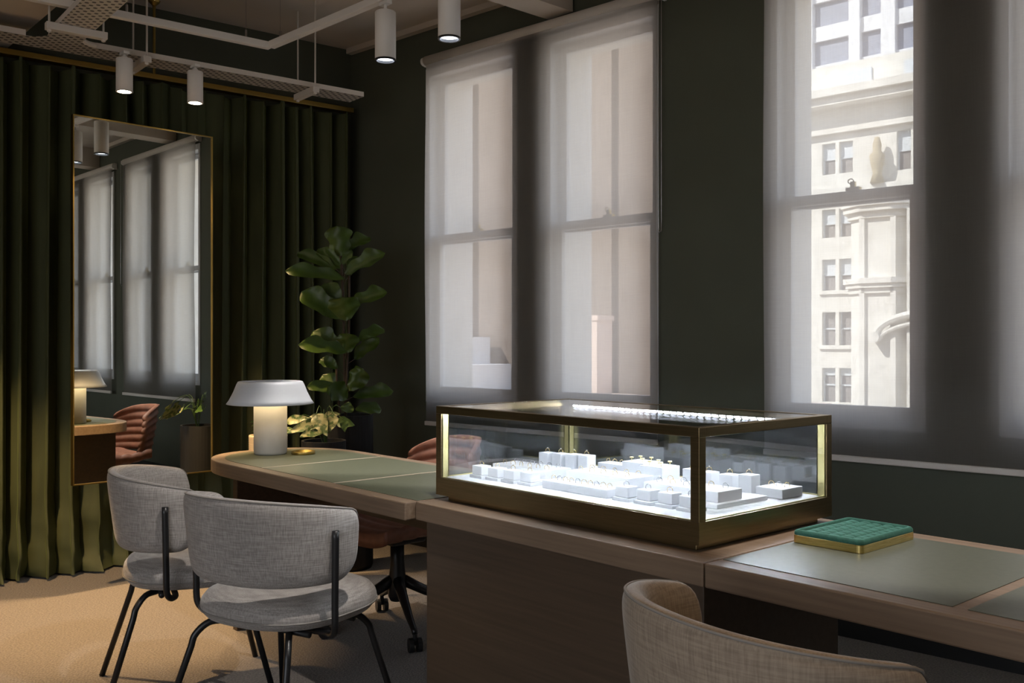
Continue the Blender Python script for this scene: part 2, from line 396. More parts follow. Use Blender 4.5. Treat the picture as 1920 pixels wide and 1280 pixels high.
b = NB(); lathe(b, [(0, 0), (.35, 0), (.2, .5), (.3, .9), (.38, 1.4), (.20, 1.6), (.22, 1.95), (.12, 2.3), (0, 2.35)], 3.55, -.5, 16, 9.3)
link('statue', b, mat('weathered_statue', (.45, .38, .25), .9), f, smooth=True)
# octagonal tower in front
tw = fac('church_tower', 'bright white stone tower with moulded cornices standing before the pale building', 'tower', -14.2, 40.5)
def tpoly(g): 
    pts = [(0.2 - g, 1.2), (0.35 - g * .7, .35 - g * .6), (1.1, -.15 - g), (2.6, -.15 - g), (3.3, .4 - g), (4.9, .4 - g), (6.5, .4 - g), (7 + g, 1.2), (7 + g, 3.2), (.2 - g, 3.2)]
    return pts
b = NB(); prism(b, tpoly(0), -9, 7.35)
for x0 in (1.0, 2.45, 3.2): box(b, x0, x0 + .25, -.3, .45, -9, 7.3)
link('shaft', b, M['facade'], tw)
b = NB(); prism(b, tpoly(.18), 7.0, 7.3); prism(b, tpoly(.42), 7.3, 7.55); prism(b, tpoly(.55), 7.55, 7.75); link('cornice', b, M['facade'], tw)
b = NB(); prism(b, tpoly(.15), 3.5, 3.75); prism(b, tpoly(.3), 3.75, 3.95); prism(b, tpoly(.42), 3.95, 4.2); link('string_course', b, M['facade'], tw)
b = NB()   # curved hood mould with a scroll end
arc = [(1.9 + 2.6 * (1 - math.cos(q)) * 1.0 , -.5, 1.55 + 1.0 * math.sin(q)) for q in [k * PI / 2 / 10 for k in range(11)]]
tube(b, smoothpts(arc, 3), .17, 8); arc2 = [(x, -.45, z - .42) for x, y, z in arc[1:]]
tube(b, smoothpts(arc2, 3), .10, 8); tube(b, [(1.85, -.75, 1.45), (1.85, -.2, 1.45)], .26, 16)
link('hood_mould', b, M['facade'], tw)
# office tower beyond
ot = fac('office_tower', 'tall office tower with blue glass strips beyond the pale stone cornice', 'tower', -25, 72)
b = NB(); box(b, -14, 22, 0, 8, -9, 60); link('wall', b, M['bluewall'], ot)
b = NB()
for x0, w0 in ((-2.0, .9), (.6, 1.1), (6.3, .5), (-6, .9)): box(b, x0, x0 + w0, -.6, 0, -9, 60)
for k in range(10): box(b, 7.2 + k * 1.05, 7.35 + k * 1.05, -.3, 0, -9, 60)
link('pier', b, M['whitestone'], ot)
b = NB()
for k in range(16): z = 10 + k * 3.2; box(b, -14, 4.4, -.3, 0, z, z + 1.2)
link('spandrel', b, M['whitestone'], ot)
b = NB(); box(b, 4.4, 6.3, -.2, 0, -9, 60); link('recess', b, M['brownwall'], ot)
# near brown block seen through the left blind
bb = fac('brick_building', 'shaded brown building seen through the left blind', 'building', -14, 12)
b = NB(); box(b, -16, 8.7, 0, 5, -9, 15); 
for k in range(9): box(b, -9 + k * 2.0, -8.6 + k * 2.0, -.12, 0, -9, 15)
link('wall', b, M['brownwall'], bb)
lb = fac('sun_patch_boxes', 'pale pink boxes standing in for sunlight patches, seen low through the left blind', 'building', -8.4, 10.6)  # boxes imitate patches of sunlight on the brown building
b = NB(); box(b, .3, 6.5, 0, 1.2, -9, .20); link('wall', b, M['sunpatch'], lb)
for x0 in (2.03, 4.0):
    b = NB(); box(b, x0, x0 + .36, .02, .5, .20, 1.65); box(b, x0 - .03, x0 + .39, 0, .53, 1.65, 1.75); link('sun_strip', b, M['sunpatch'], lb)
wb_ = fac('white_building', 'stepped white building seen low in the left blind beside the pier', 'building', -10.9, 10.4)
b = NB(); box(b, -3, .95, 0, 1.4, -9, 1.35); box(b, -3, 1.6, 0, 1.4, -9, .75); box(b, -3, 2.2, .2, 1.4, -9, .1); link('wall', b, M['whitestone'], wb_)

# ------------------------------------------------------------------ curtain, rail, mirror
def curtain():
    t = thing('curtain', 'floor-length dark green velvet curtain across the wall behind the mirror', 'curtain', (CX, CY, 0), LA)
    b = NB(); n = 1500; nz = 46; y0, y1 = -4.6, -.03; g = []
    ph = []; p = 0; rnd = random.Random(4)
    # fold phases with irregular spacing
    fr = [rnd.uniform(.85, 1.25) for _ in range(60)]
    def phase(d):
        base = d / .118; i = int(base); return 2 * PI * (base + .16 * math.sin(base * .9) + .10 * math.sin(base * 2.3 + 1))
    for j in range(nz + 1):
        v = j / nz; z = .012 + (2.70) * v ** 1.25
        row = []
        low = max(0, 1 - z / .55)
        for i in range(n + 1):
            d = (y1 - y0) * i / n; a = phase(d)
            s = math.sin(a); ss = math.copysign(abs(s) ** 1.0, s)
            amp = .060 + .016 * math.sin(d * 3.1) + .012 * math.sin(d * 7.7 + z)
            amp *= (.80 + .2 * v)
            x = .135 + amp * ss + low * .035 * math.sin(d * 9 + 2 * math.sin(z * 9)) + low ** 2 * .035
            y = y0 + d + .017 * math.sin(2 * a) + .008 * math.cos(a) * math.sin(d * 5) + .02 * (1 - v) * math.sin(d * 6.3) 
            x += low * .016 * math.sin(z * 21 + a * .5 + 3 * math.sin(d * 4)) + low * .010 * math.sin(z * 47 + a)
            z2 = z + (.014 * math.sin(a * .5) if v > .98 else 0)
            row.append(b.verts.new((x, y, z2)))
        g.append(row)
    for j in range(nz):
        for i in range(n): b.faces.new((g[j][i], g[j][i + 1], g[j + 1][i + 1], g[j + 1][i]))
    o = link('fabric', b, M['velvet'], t, smooth=True)
    b = NB(); 
    return t
curtain()
t = thing('curtain_rail', 'brass curtain rail with a rod hanging from the ceiling', 'rail', (CX, CY, 0), LA)
b = NB(); box(b, .10, .165, -6.0, -.03, 2.735, 2.765); link('rail', b, M['brass_dk'], t, bevel=.003)
b = NB(); tube(b, [(.13, -1.30, 2.765), (.13, -1.30, CEIL - .002)], .008, 10); lathe(b, [(0, 0), (.035, 0), (.030, -.012), (.010, -.03), (.009, -.05)], .13, -1.30, 20, CEIL - .001)
link('hanging_rod', b, M['brass_dk'], t)

# mirror: measured plane
mt = thing('wall_mirror', 'tall rectangular mirror with a thin brass frame hanging before the green curtain', 'mirror', (-4.978, 1.519, 0), R(94.0))
L, z0, z1 = .747, .537, 2.372
b = NB(); box(b, .006, L - .006, .006, .010, z0 + .006, z1 - .006); link('mirror_glass', b, M['mirror'], mt)
b = NB()
for a in ((0, .006, z0, z1), (L - .006, L, z0, z1), (.006, L - .006, z0, z0 + .006), (.006, L - .006, z1 - .006, z1)): box(b, a[0], a[1], 0, .03, a[2], a[3])
link('frame', b, M['brass_dk'], mt)
b = NB(); box(b, .0062, L - .0062, .0102, .029, z0 + .0062, z1 - .0062); link('back_board', b, M['black'], mt)
for x in (.32, L - .12):
    for z in (z0 + .2, z1 - .25): b = NB(); tube(b, [(x, .03, z), (x + .01, .50, z)], .012, 8); link('wall_bracket', b, M['blackmetal'], mt)

# ------------------------------------------------------------------ desks and counter
ZT = .75
def outline_rect(x0, x1, y0, y1, r=0.004, left_round=None, n=14, exp=2.3):
    if not left_round: return [(x0, y0), (x1, y0), (x1, y1), (x0, y1)]
    pts = [(x1, y0)]; rx, ry0, ry1 = left_round
    ym = None
    # front-left then back-left, superelliptic corners
    for k in range(n + 1):
        q = PI / 2 * k / n; c, s = math.cos(q), math.sin(q)
        pts.append((x0 + rx - rx * abs(s) ** (2 / exp), y0 + ry0 - ry0 * abs(c) ** (2 / exp)))
    for k in range(n + 1):
        q = PI / 2 * k / n; c, s = math.cos(q), math.sin(q)
        pts.append((x0 + rx - rx * abs(c) ** (2 / exp), y1 - ry1 + ry1 * abs(s) ** (2 / exp)))
    pts.append((x1, y1)); return pts[::-1]
# left desk
ld = thing('desk', 'oak desk with a rounded end and grey-green leather inlay carrying the white lamp', 'desk')
b = NB(); prism(b, outline_rect(-4.11, -2.447, 1.725, 2.385, left_round=(.40, .30, .30)), .694, ZT); link('desk_top', b, M['wood'], ld, bevel=.004)
b = NB(); prism(b, outline_rect(-4.045, -3.497, 1.775, 2.33, left_round=(.34, .26, .25)), ZT + .0002, ZT + .0014)
box(b, -3.485, -2.955, 1.775, 2.33, ZT + .0002, ZT + .0014); box(b, -2.940, -2.452, 1.775, 2.33, ZT + .0002, ZT + .0014)
link('leather_inlay', b, M['leather'], ld)
for x in (-3.496, -2.954): b = NB(); box(b, x, x + .010, 1.775, 2.33, ZT + .0001, ZT + .0018); link('inlay_strip', b, M['seam'], ld)
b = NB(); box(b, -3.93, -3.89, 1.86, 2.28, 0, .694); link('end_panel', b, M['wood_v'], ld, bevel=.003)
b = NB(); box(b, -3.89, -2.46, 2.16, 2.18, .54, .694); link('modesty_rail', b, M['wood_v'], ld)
# counter in the middle
ct = thing('counter', 'solid oak counter under the glass display case, between the two desks', 'counter')
b = NB(); box(b, -2.443, -1.338, 1.762, 2.46, .694, ZT); link('counter_top', b, M['wood'], ct, bevel=.003)
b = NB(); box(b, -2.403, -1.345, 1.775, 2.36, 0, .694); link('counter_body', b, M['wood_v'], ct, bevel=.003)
# right desk
rd = thing('desk', 'oak desk with grey-green leather inlay carrying the green ring tray', 'desk')
b = NB(); box(b, -1.334, .55, 1.762, 2.452, .694, ZT); link('desk_top', b, M['wood'], rd, bevel=.004)
b = NB(); box(b, -1.325, -.803, 1.820, 2.385, ZT + .0002, ZT + .0014); box(b, -.775, -.24, 1.820, 2.385, ZT + .0002, ZT + .0014); box(b, -.212, .45, 1.82, 2.385, ZT + .0002, ZT + .0014)
link('leather_inlay', b, M['leather2'], rd)
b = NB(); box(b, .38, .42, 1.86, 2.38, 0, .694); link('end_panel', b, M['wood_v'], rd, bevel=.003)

# ------------------------------------------------------------------ display case
X0, X1, Y0, Y1 = -2.430, -1.402, 1.832, 2.425
dc = thing('display_case', 'glass jewellery display case with a bronze frame, lit white inside, on the oak counter', 'display case')
ZC, ZD = 1.047, .822
b = NB(); box(b, X0 + .035, X1 - .025, Y0 + .022, Y1 - .03, ZT, .768); link('plinth', b, M['bronze'], dc, bevel=.002)
b = NB(); e = .027
box(b, X0, X1, Y0, Y0 + .012, .768, ZD); box(b, X0, X1, Y1 - .012, Y1, .768, ZD); box(b, X0, X0 + .012, Y0 + .012, Y1 - .012, .768, ZD); box(b, X1 - .012, X1, Y0 + .012, Y1 - .012, .768, ZD)
box(b, X0 + .012, X1 - .012, Y0 + .012, Y1 - .012, .768, .774)
link('base_box', b, M['bronze'], dc)
b = NB(); r_ = .026
for y in (Y0, Y1 - r_): box(b, X0, X1, y, y + r_, ZC - .024, ZC)
for x in (X0, X1 - r_): box(b, x, x + r_, Y0 + r_, Y1 - r_, ZC - .024, ZC)
link('top_frame', b, M['bronze'], dc, bevel=.0015)
for x in (X0, X1 - r_):
    for y in (Y0, Y1 - r_):
        b = NB(); box(b, x, x + r_, y, y + r_, ZD, ZC - .024); link('corner_post', b, M['bronze'], dc, bevel=.001)
        b = NB(); xx = x + r_ if x == X0 else x - .003; yy = y + r_ if y == Y0 else y - .003
        cx0 = x + .006 if x == X0 else x - .003
        box(b, cx0, cx0 + r_ - .003, yy, yy + .003, ZD + .002, ZC - .026); cy0 = y + .006 if y == Y0 else y - .003
        box(b, xx, xx + .003, cy0, cy0 + r_ - .003, ZD + .002, ZC - .026)
        q = link('inner_brass_angle', b, M['brass_post'], dc); q['label'] = 'bright polished brass inner corner'
for nm, c in (('front', (X0 + r_, X1 - r_, Y0 + .003, Y0 + .008, ZD, ZC - .024)), ('back', (X0 + r_, X1 - r_, Y1 - .008, Y1 - .003, ZD, ZC - .024)),
          ('left', (X0 + .003, X0 + .008, Y0 + r_, Y1 - r_, ZD, ZC - .024)), ('right', (X1 - .008, X1 - .003, Y0 + r_, Y1 - r_, ZD, ZC - .024)),
          ('top', (X0 + r_, X1 - r_, Y0 + r_, Y1 - r_, ZC - .006, ZC - .001))):
    b = NB(); box(b, *c); link('glass_pane', b, M['cglass'], dc)
b = NB(); box(b, X0 + .013, X1 - .013, Y0 + .013, Y1 - .013, ZD - .006, ZD - .0005); link('display_deck', b, M['deck'], dc)
b = NB()   # brass lip round the deck
for a in ((X0 + .012, X1 - .012, Y0 + .009, Y0 + .014), (X0 + .012, X1 - .012, Y1 - .014, Y1 - .009), (X0 + .009, X0 + .014, Y0 + .012, Y1 - .012), (X1 - .014, X1 - .009, Y0 + .012, Y1 - .012)):
    box(b, a[0], a[1], a[2], a[3], ZD - .004, ZD + .0025)
link('deck_edge_trim', b, M['brass_post'], dc)
# light bars under the top rails
for y, sgn in ((Y1 - r_ - .012, 1), (Y0 + r_ + .002, -1)):
    b = NB(); box(b, X0 + .05, X1 - .05, y, y + .010, ZC - .024, ZC - .016); lb_ = link('light_bar', b, M['silver'], dc)
    b = NB()
    n = 34
    for k in range(n):
        x = X0 + .07 + (X1 - X0 - .14) * k / (n - 1)
        box(b, x - .008, x + .008, y + .003, y + .007, ZC - .0262, ZC - .0242)
        if sgn == 1: box(b, x - .010, x + .010, y - .0012, y - .0002, ZC - .0225, ZC - .0185)
    link('led', b, M['led'], lb_)

# ring blocks: near corner (x, y), width toward -x, depth toward +y
def ring_bm(r=.0085, th=.0009, gem=False, style=0):
    b = NB()
    tube(b, [(r * math.cos(q), 0, r * math.sin(q)) for q in [2 * PI * k / 20 for k in range(20)]], th, 6, closed=True, mi=0)
    if gem:
        lathe(b, [(0, 0), (.0012, .0004), (.0030, .0026), (.0022, .0034), (0, .0036)], 0, 0, 8, r - .0003, mi=1)
    return b
ring_src = {}
def ring(x, y, z, kind, ang, label, group):
    if kind not in ring_src:
        m = M['gold'] if kind.startswith('gold') else M['silver']
        if kind == 'stud':
            b = NB(); tube(b, [(0, 0, -.006), (0, 0, .009)], .0012, 8); lathe(b, [(.0012, .009), (.0065, .0105), (.0065, .014), (0, .0145)], 0, 0, 14)
            o = link('stud_earring', b, M['brass_post'], smooth=True)
        else:
            o = link('ring', ring_bm(gem='gem' in kind), [m, M['gem']], smooth=True)
        ring_src[kind] = o; new = o
    else:
        new = ring_src[kind].copy(); col.objects.link(new)
    new.location = (x, y, z + (.0045 if kind != 'stud' else .0)); new.rotation_euler = (0, 0, ang)
    new['label'] = label; new['category'] = 'earring' if kind == 'stud' else 'ring'
    if group: new['group'] = group
    elif 'group' in new.keys(): del new['group']
def rblock(name, x, y, w_, d, h, z, label, bev=.0015):
    b = NB(); box(b, -w_, 0, 0, d, 0, h)
    o = link(name, b, M['block'], loc=(x, y, z), bevel=bev); return tag(o, label, 'display block', 'white blocks in the display case')
ZB = ZD
# front row: single cubes on thin plinths
front = [(-2.305, 1.915, 'gold', 'leftmost'), (-2.232, 1.918, 'gold', 'second from the left'), (-2.162, 1.921, 'gold_gem', 'third from the left'), (-2.090, 1.924, 'gold_gem', 'fourth from the left, before the long tray'),
         (-1.712, 1.930, 'silver', 'first to the right of the long front tray'), (-1.637, 1.932, 'silver', 'second to the right of the long front tray'), (-1.566, 1.934, 'gold', 'third to the right of the long front tray'), (-1.494, 1.930, 'silver', 'nearest the front glass corner')]
for x, y, k, pos in front:
    t = rblock('display_block', x, y, .046, .040, .034, ZB, 'small white ring block in the front row, ' + pos.replace(' to the right of', ' right of').replace(', before the long tray', ''))
    b = NB(); box(b, -.052, .006, -.006, .046, 0, .009); q = link('plinth', b, M['block'], t, bevel=.001)
    # the block's own cube sits above its plinth
    for v in t.data.vertices: v.co.z = .010 if v.co.z < .001 else .038
    ring(x - .023, y + .02, ZB + .038, k, R(5), '%s ring on the small front-row block, %s' % ('gold' if 'gold' in k else 'silver', pos.replace(', before the long tray', '').replace('to the right', 'right')), None)
def ringtray(name, x, y, w_, d, h, z, label, nx, ny, kinds, what, group, skip=0.0, ang=R(8)):
    o = rblock(name, x, y, w_, d, h, z, label); rnd = random.Random(hash(round(x * 1000)) % 97)
    i = 0
    for a in range(nx):
        for c in range(ny):
            if rnd.random() < skip: continue
            k = kinds[i % len(kinds)]; i += 1
            ring(x - w_ * (a + .7) / (nx + .4), y + d * (c + .6) / (ny + .2), z + h, k, ang + rnd.uniform(-.2, .2), what, group)
ringtray('ring_tray', -1.785, 1.926, .256, .062, .024, ZB, 'long low white ring tray in the middle of the front row', 10, 1, ['gold', 'gold_gem', 'silver_gem'], 'slim ring standing in the long low tray at the front of the case', 'rings in the long front tray')
ringtray('ring_tray', -2.155, 2.050, .255, .110, .027, ZB, 'white ring tray behind the four left front blocks', 6, 2, ['gold', 'silver'], 'slim ring standing in the white tray behind the four left front blocks', 'rings in the left rear tray')
ringtray('ring_tray', -1.846, 2.085, .255, .110, .032, ZB, 'white ring tray in the middle behind the long front tray', 5, 2, ['gold_gem', 'gold'], 'gold ring standing in the middle tray behind the long front tray', 'rings in the middle tray')
t = rblock('display_board', -1.484, 2.013, .250, .225, .012, ZB, 'thin wide white board lying flat under the right ring tray')
ringtray('ring_tray', -1.497, 2.035, .250, .105, .028, ZB + .0122, 'white ring tray resting on the wide board near the right glass', 5, 2, ['silver', 'silver_gem', 'gold'], 'slim ring standing in the tray on the wide board', 'rings in the right tray', .1)
ringtray('ring_tray', -1.462, 2.275, .085, .100, .026, ZB, 'square white ring tray alone near the right rear glass', 3, 1, ['gold', 'silver'], 'slim ring standing in the square tray near the right rear glass', 'rings in the square tray')
ringtray('ring_tray', -2.075, 2.335, .130, .060, .026, ZB, 'white ring tray at the rear between the tall left blocks and the stud blocks', 4, 1, ['gold'], 'slim gold ring standing in the rear tray', 'rings in the rear tray')
tall = [(-2.29, 2.185, 'leftmost of the four tall ones'), (-2.243, 2.20, 'second of the four tall ones'), (-2.196, 2.215, 'third of the four tall ones'), (-2.149, 2.225, 'rightmost of the four tall ones')]
for x, y, pos in tall:
    rblock('display_block', x, y, .042, .042, .060, ZB, 'tall white ring block at the rear left, ' + pos)
    ring(x - .021, y + .021, ZB + .06, 'gold_gem', R(10), 'gold ring on the tall rear left block, ' + pos, None)
for x, y, pos, g in ((-1.955, 2.275, 'left', 0), (-1.852, 2.240, 'right', 1)):
    rblock('display_block', x, y, .088, .085, .050, ZB, 'broad white block holding brass studs, the %s of the two' % pos)
    for a in range(2):
        for c in range(2): ring(x - .02 - .045 * a, y + .02 + .042 * c, ZB + .05, 'stud', 0, 'brass stud earring standing on the %s broad block' % pos, 'studs on the %s broad block' % pos)
for x, y, h, z, pos in ((-1.735, 2.245, .055, ZB, 'leftmost, behind the front post'), (-1.680, 2.250, .052, ZB, 'second from the left'), (-1.617, 2.262, .050, ZB, 'third from the left'), (-1.552, 2.262, .056, ZB, 'nearest the right glass')):
    rblock('display_block', x, y, .044, .042, h, z, 'tall white ring block at the rear right, ' + pos)
    ring(x - .022, y + .021, z + h, 'gold_gem', R(10), 'gold ring on the tall rear right block, ' + pos, None)

# ------------------------------------------------------------------ green ring tray
t = thing('ring_tray', 'green suede ring tray in a brass base lying on the right desk', 'tray', (-1.2325, 2.2375, ZT + .0014), R(0))
def rrect(hx, hy, r, n=6):
    p = []
    for cx, cy, a0 in ((hx - r, hy - r, 0), (-hx + r, hy - r, 90), (-hx + r, -hy + r, 180), (hx - r, -hy + r, 270)):
        for k in range(n + 1): q = R(a0 + 90 * k / n); p.append((cx + r * math.cos(q), cy + r * math.sin(q)))
    return p
b = NB(); prism(b, rrect(.093, .133, .013), 0, .0195); link('brass_base', b, M['brass_dk'] if False else M['brass'], t, bevel=.001)
b = NB()   # padded rim
n = 28; prof = [(.0005, .0200), (.0005, .026), (.004, .031), (.009, .0325), (.013, .030), (.0145, .024), (.0145, .021)]
loops = []
for off, z in prof:
    loops.append([b.verts.new((x, y, z)) for x, y in rrect(.093 - off, .133 - off, max(.014 - off * .7, .003))])
for a, c in zip(loops, loops[1:]):
    m_ = len(a)
    for i in range(m_): b.faces.new((a[i], a[(i + 1) % m_], c[(i + 1) % m_], c[i]))
link('padded_rim', b, M['greenvelvet'], t, smooth=True)
b = NB(); nx, ny = 70, 100; g = []
hx, hy = .0785, .1185
for j in range(ny + 1):
    row = []
    for i in range(nx + 1):
        u, v = i / nx, j / ny
        x, y = -hx + 2 * hx * u, -hy + 2 * hy * v
        rolls = abs(math.sin(PI * u * 5)) ** .6 * .0055
        cells = .0022 * (1 - abs(math.cos(PI * (v * 8 + .5 * (int(u * 5) % 2)))) ** 8)
        row.append(b.verts.new((x, y, .0215 + rolls + cells)))
    g.append(row)
for j in range(ny):
    for i in range(nx): b.faces.new((g[j][i], g[j][i + 1], g[j + 1][i + 1], g[j + 1][i]))
link('ring_rolls', b, M['greenvelvet'], t, smooth=True)

# ------------------------------------------------------------------ table lamp, brass dish
lp = thing('table_lamp', 'white table lamp with a wide flared shade on the rounded desk end', 'lamp', (-3.904, 2.025, ZT + .0014))
b = NB(); lathe(b, [(0, 0), (.066, 0), (.070, .003), (.0725, .012), (.0725, .225), (0, .225)], 0, 0, 48); link('base', b, M['alab'], lp, smooth=True, bevel=.0)
b = NB(); lathe(b, [(.186, .222), (.190, .224), (.178, .240), (.160, .275), (.146, .310), (.140, .321), (.134, .323), (.129, .320), (.126, .308), (.02, .306), (0, .306)], 0, 0, 64)
lathe(b, [(.186, .222), (.172, .240), (.154, .272), (.140, .300), (.12, .303), (0, .303)], 0, 0, 64)
link('lamp_shade', b, M['lampwhite'], lp, smooth=True)
b = NB(); lathe(b, [(.078, .296), (.125, .296), (.125, .3), (.078, .3), (.078, .296)], 0, 0, 40); link('light_ring', b, M['lampglow'], lp)
b = NB(); lathe(b, [(0, 0), (.050, 0), (.052, .002), (.052, .013), (.049, .014), (.047, .006), (0, .005)], 0, 0, 32)
tag(link('brass_dish', b, M['brass_dk'], loc=(-3.80, 2.13, ZT + .0014), smooth=True), 'small round brass dish on the desk just right of the white lamp', 'dish')

# ------------------------------------------------------------------ upholstered dining chairs
def back_shell(a, bdep, th, z0, z1, half_deg, nu=56, nv=10, rake=.032):
    """curved padded band: u along the arc, rounded ends, rounded rim"""
    b = NB(); secs = []
    outline = []
    for i in range(nu + 1):
        u = -1 + 2 * i / nu; q = R(half_deg) * u
        e2 = 1 / 1.12
        px = a * math.copysign(abs(math.sin(q)) ** e2, q); py = -bdep * abs(math.cos(q)) ** e2 if abs(q) <= PI / 2 else bdep * abs(math.cos(q)) * .9
        outline.append(Vector((px, py, 0)))
    for i in range(nu + 1):
        u = -1 + 2 * i / nu
        t = (outline[min(i + 1, nu)] - outline[max(i - 1, 0)]).normalized(); nrm = Vector((t.y, -t.x, 0))   # outward
        au = abs(u)
        k = max(0, (au - .80) / .20); hh = math.sqrt(max(0, 1 - k ** 2.6)) * .72 + .28 if k < 1 else .28
        if k >= .999: hh = .55
        kk = max(0, (au - .72) / .28)
        top = z1 - .050 * au ** 2.2 - (.045 * max(0, (au - .88) / .12) ** 2.2); bot = z0 + .070 * max(0, (au - .80) / .20) ** 2.2 + .012 * au ** 2
        if i in (0, nu): top -= .02; bot += .02
        h = top - bot; tt = th * (1 - .35 * kk ** 4) * (.35 if i in (0, nu) else 1)
        ring_ = []
        m_ = 22
        for j in range(m_):
            q = 2 * PI * j / m_; c, s = math.cos(q), math.sin(q)
            zz = math.copysign(abs(s) ** .42, s) * h / 2; yy = math.copysign(abs(c) ** .75, c) * tt / 2
            zc = (top + bot) / 2 + zz
            lean = rake * ((zc - z0) / (z1 - z0)) ** 1.3 * (1 - .5 * au ** 2)
            ring_.append(b.verts.new(outline[i] + nrm * (yy + lean) + Vector((0, 0, zc))))
        secs.append(ring_)
    for A, B in zip(secs, secs[1:]):
        m_ = len(A)
        for j in range(m_): b.faces.new((A[j], A[(j + 1) % m_], B[(j + 1) % m_], B[j]))
    b.faces.new(secs[0][::-1]); b.faces.new(secs[-1])
    m_ = 22
    pip = [secs[i][4].co.copy() + Vector((0, 0, .001)) for i in range(1, nu)]
    return b, pip, outline
def make_chair(label, fabric, loc, ang, grp='linen chairs in front of the desks'):
    """faces local +y"""
    t = thing('dining_chair', label, 'chair', loc, ang, grp)
    b, pip, outl = back_shell(.264, .222, .052, .538, .80, 97)
    bk = link('backrest', b, fabric, t, smooth=True, subsurf=1)
    b = NB(); tube(b, pip, .0028, 6); link('piping', b, M['piping'], bk, smooth=True)
    # seat cushion: domed superellipse
    b = NB(); hw, hd = .252, .25; cy = .03; loops = []
    for sc, z in ((.0, .405), (.80, .405), (.93, .412), (.995, .432), (1.0, .448), (.985, .462), (.93, .480), (.80, .492), (.55, .499), (.25, .502)):
        if sc == 0: continue
        lp_ = []
        for k in range(48):
            q = 2 * PI * k / 48; c, s = math.cos(q), math.sin(q)
            lp_.append(b.verts.new((hw * sc * math.copysign(abs(c) ** .78, c), cy + hd * sc * math.copysign(abs(s) ** .78, s), z)))
        loops.append(lp_)
    for A, B in zip(loops, loops[1:]):
        for k in range(48): b.faces.new((A[k], A[(k + 1) % 48], B[(k + 1) % 48], B[k]))
    b.faces.new(loops[0][::-1]); b.faces.new(loops[-1])
    st = link('seat', b, fabric, t, smooth=True)
    b = NB(); tube(b, [(hw * 1.003 * math.copysign(abs(math.cos(q)) ** .78, math.cos(q)), cy + hd * 1.003 * math.copysign(abs(math.sin(q)) ** .78, math.sin(q)), .436) for q in [2 * PI * k / 60 for k in range(60)]], .0028, 6, closed=True)
    link('piping', b, M['piping'], st, smooth=True)
    # back posts: run down the outside of the back and turn in under the seat
    for s in (-1, 1):
        px, py = s * .291, -.092
        b = NB(); tube(b, smoothpts([(px + s * .003, py - .002, .705), (px, py, .60), (px - s * .003, py + .002, .50), (px - s * .005, py + .004, .425), (px - s * .025, py + .016, .397), (px - s * .07, py + .035, .392), (s * .10, -.06, .392)], 5), .0105, 10)
        link('back_post', b, M['blackmetal'], t, smooth=True)
    b = NB()
    tube(b, [(-.20, .10, .392), (.20, .10, .392)], .010, 8); tube(b, [(-.20, -.10, .392), (.20, -.10, .392)], .010, 8)
    tube(b, [(-.10, -.10, .392), (-.10, .10, .392)], .010, 8); tube(b, [(.10, -.10, .392), (.10, .10, .392)], .010, 8)
    link('seat_frame', b, M['blackmetal'], t, smooth=True)
    for sx_, sy_, fx, fy in ((-1, -1, .245, -.29), (1, -1, .245, -.29), (-1, 1, .25, .27), (1, 1, .25, .27)):
        b = NB(); x0 = sx_ * .13; y0 = sy_ * .11
        tube(b, smoothpts([(x0, y0, .392), (sx_ * .165, sy_ * .15, .388), (sx_ * .190, sy_ * .180, .355), (sx_ * .197, sy_ * .190, .32)], 5)[:-1] + [Vector((sx_ * .197, sy_ * .19, .32)), Vector((sx_ * (fx + .01), fy if sy_ > 0 else fy, .002))], .0105, 10)
        link('leg', b, M['blackmetal'], t, smooth=True)
    return t
make_chair('grey linen chair farthest left, nearest the curtain', M['linen'], (-3.37, 1.425, 0), R(-19))
make_chair('grey linen chair between the leftmost chair and the oak counter', M['linen'], (-2.715, 1.452, 0), R(18))
make_chair('taupe linen chair in the bottom right foreground, cut off by the frame', M['linen_brown'], (-.960, 1.505, 0), R(-14))

# ------------------------------------------------------------------ rust task chair behind the left desk
tk = thing('task_chair', 'rust leather swivel chair on a black four-star base behind the left desk', 'chair', (-3.444, 2.387, 0), R(180 + 2))
def shell_surface(pts_fn, nu, nv, th):
    b = NB(); top, bot = [], []
    for j in range(nv + 1):
        r1, r2 = [], []
        for i in range(nu + 1):
            p, n = pts_fn(i / nu, j / nv); r1.append(b.verts.new(p)); r2.append(b.verts.new(p - n * th))
        top.append(r1); bot.append(r2)
    for j in range(nv):
        for i in range(nu):
            b.faces.new((top[j][i], top[j][i + 1], top[j + 1][i + 1], top[j + 1][i])); b.faces.new((bot[j][i], bot[j + 1][i], bot[j + 1][i + 1], bot[j][i + 1]))
    for j in range(nv):
        b.faces.new((top[j][0], top[j + 1][0], bot[j + 1][0], bot[j][0])); b.faces.new((top[j][nu], bot[j][nu], bot[j + 1][nu], top[j + 1][nu]))
    for i in range(nu):
        b.faces.new((top[0][i], bot[0][i], bot[0][i + 1], top[0][i + 1])); b.faces.new((top[nv][i], top[nv][i + 1], bot[nv][i + 1], bot[nv][i]))
    return b
def tback(u, v):
    x = (u - .5) * 2; hw = .235 * (1 - .25 * max(0, v - .55) ** 1.5 * 2)
    puff = .010 * abs(math.sin(PI * v * 6))
    p = Vector((x * hw, -.335 - .06 * v + .16 * abs(x) ** 2.4 + puff, .50 + .315 * v - .06 * abs(x) ** 4 * v)); return p, Vector((0, 1, 0))
link('backrest', shell_surface(tback, 24, 42, .035), M['rust'], tk, smooth=True)
def tseat(u, v):
    x = (u - .5) * 2; puff = .008 * abs(math.sin(PI * v * 7))
    p = Vector((x * .25 * (1 - .12 * v ** 3), -.27 + .49 * v, .475 + .03 * abs(x) ** 3 + puff + .05 * max(0, .25 - v) * 4 * .5 - .02 * v ** 4)); return p, Vector((0, 0, 1))
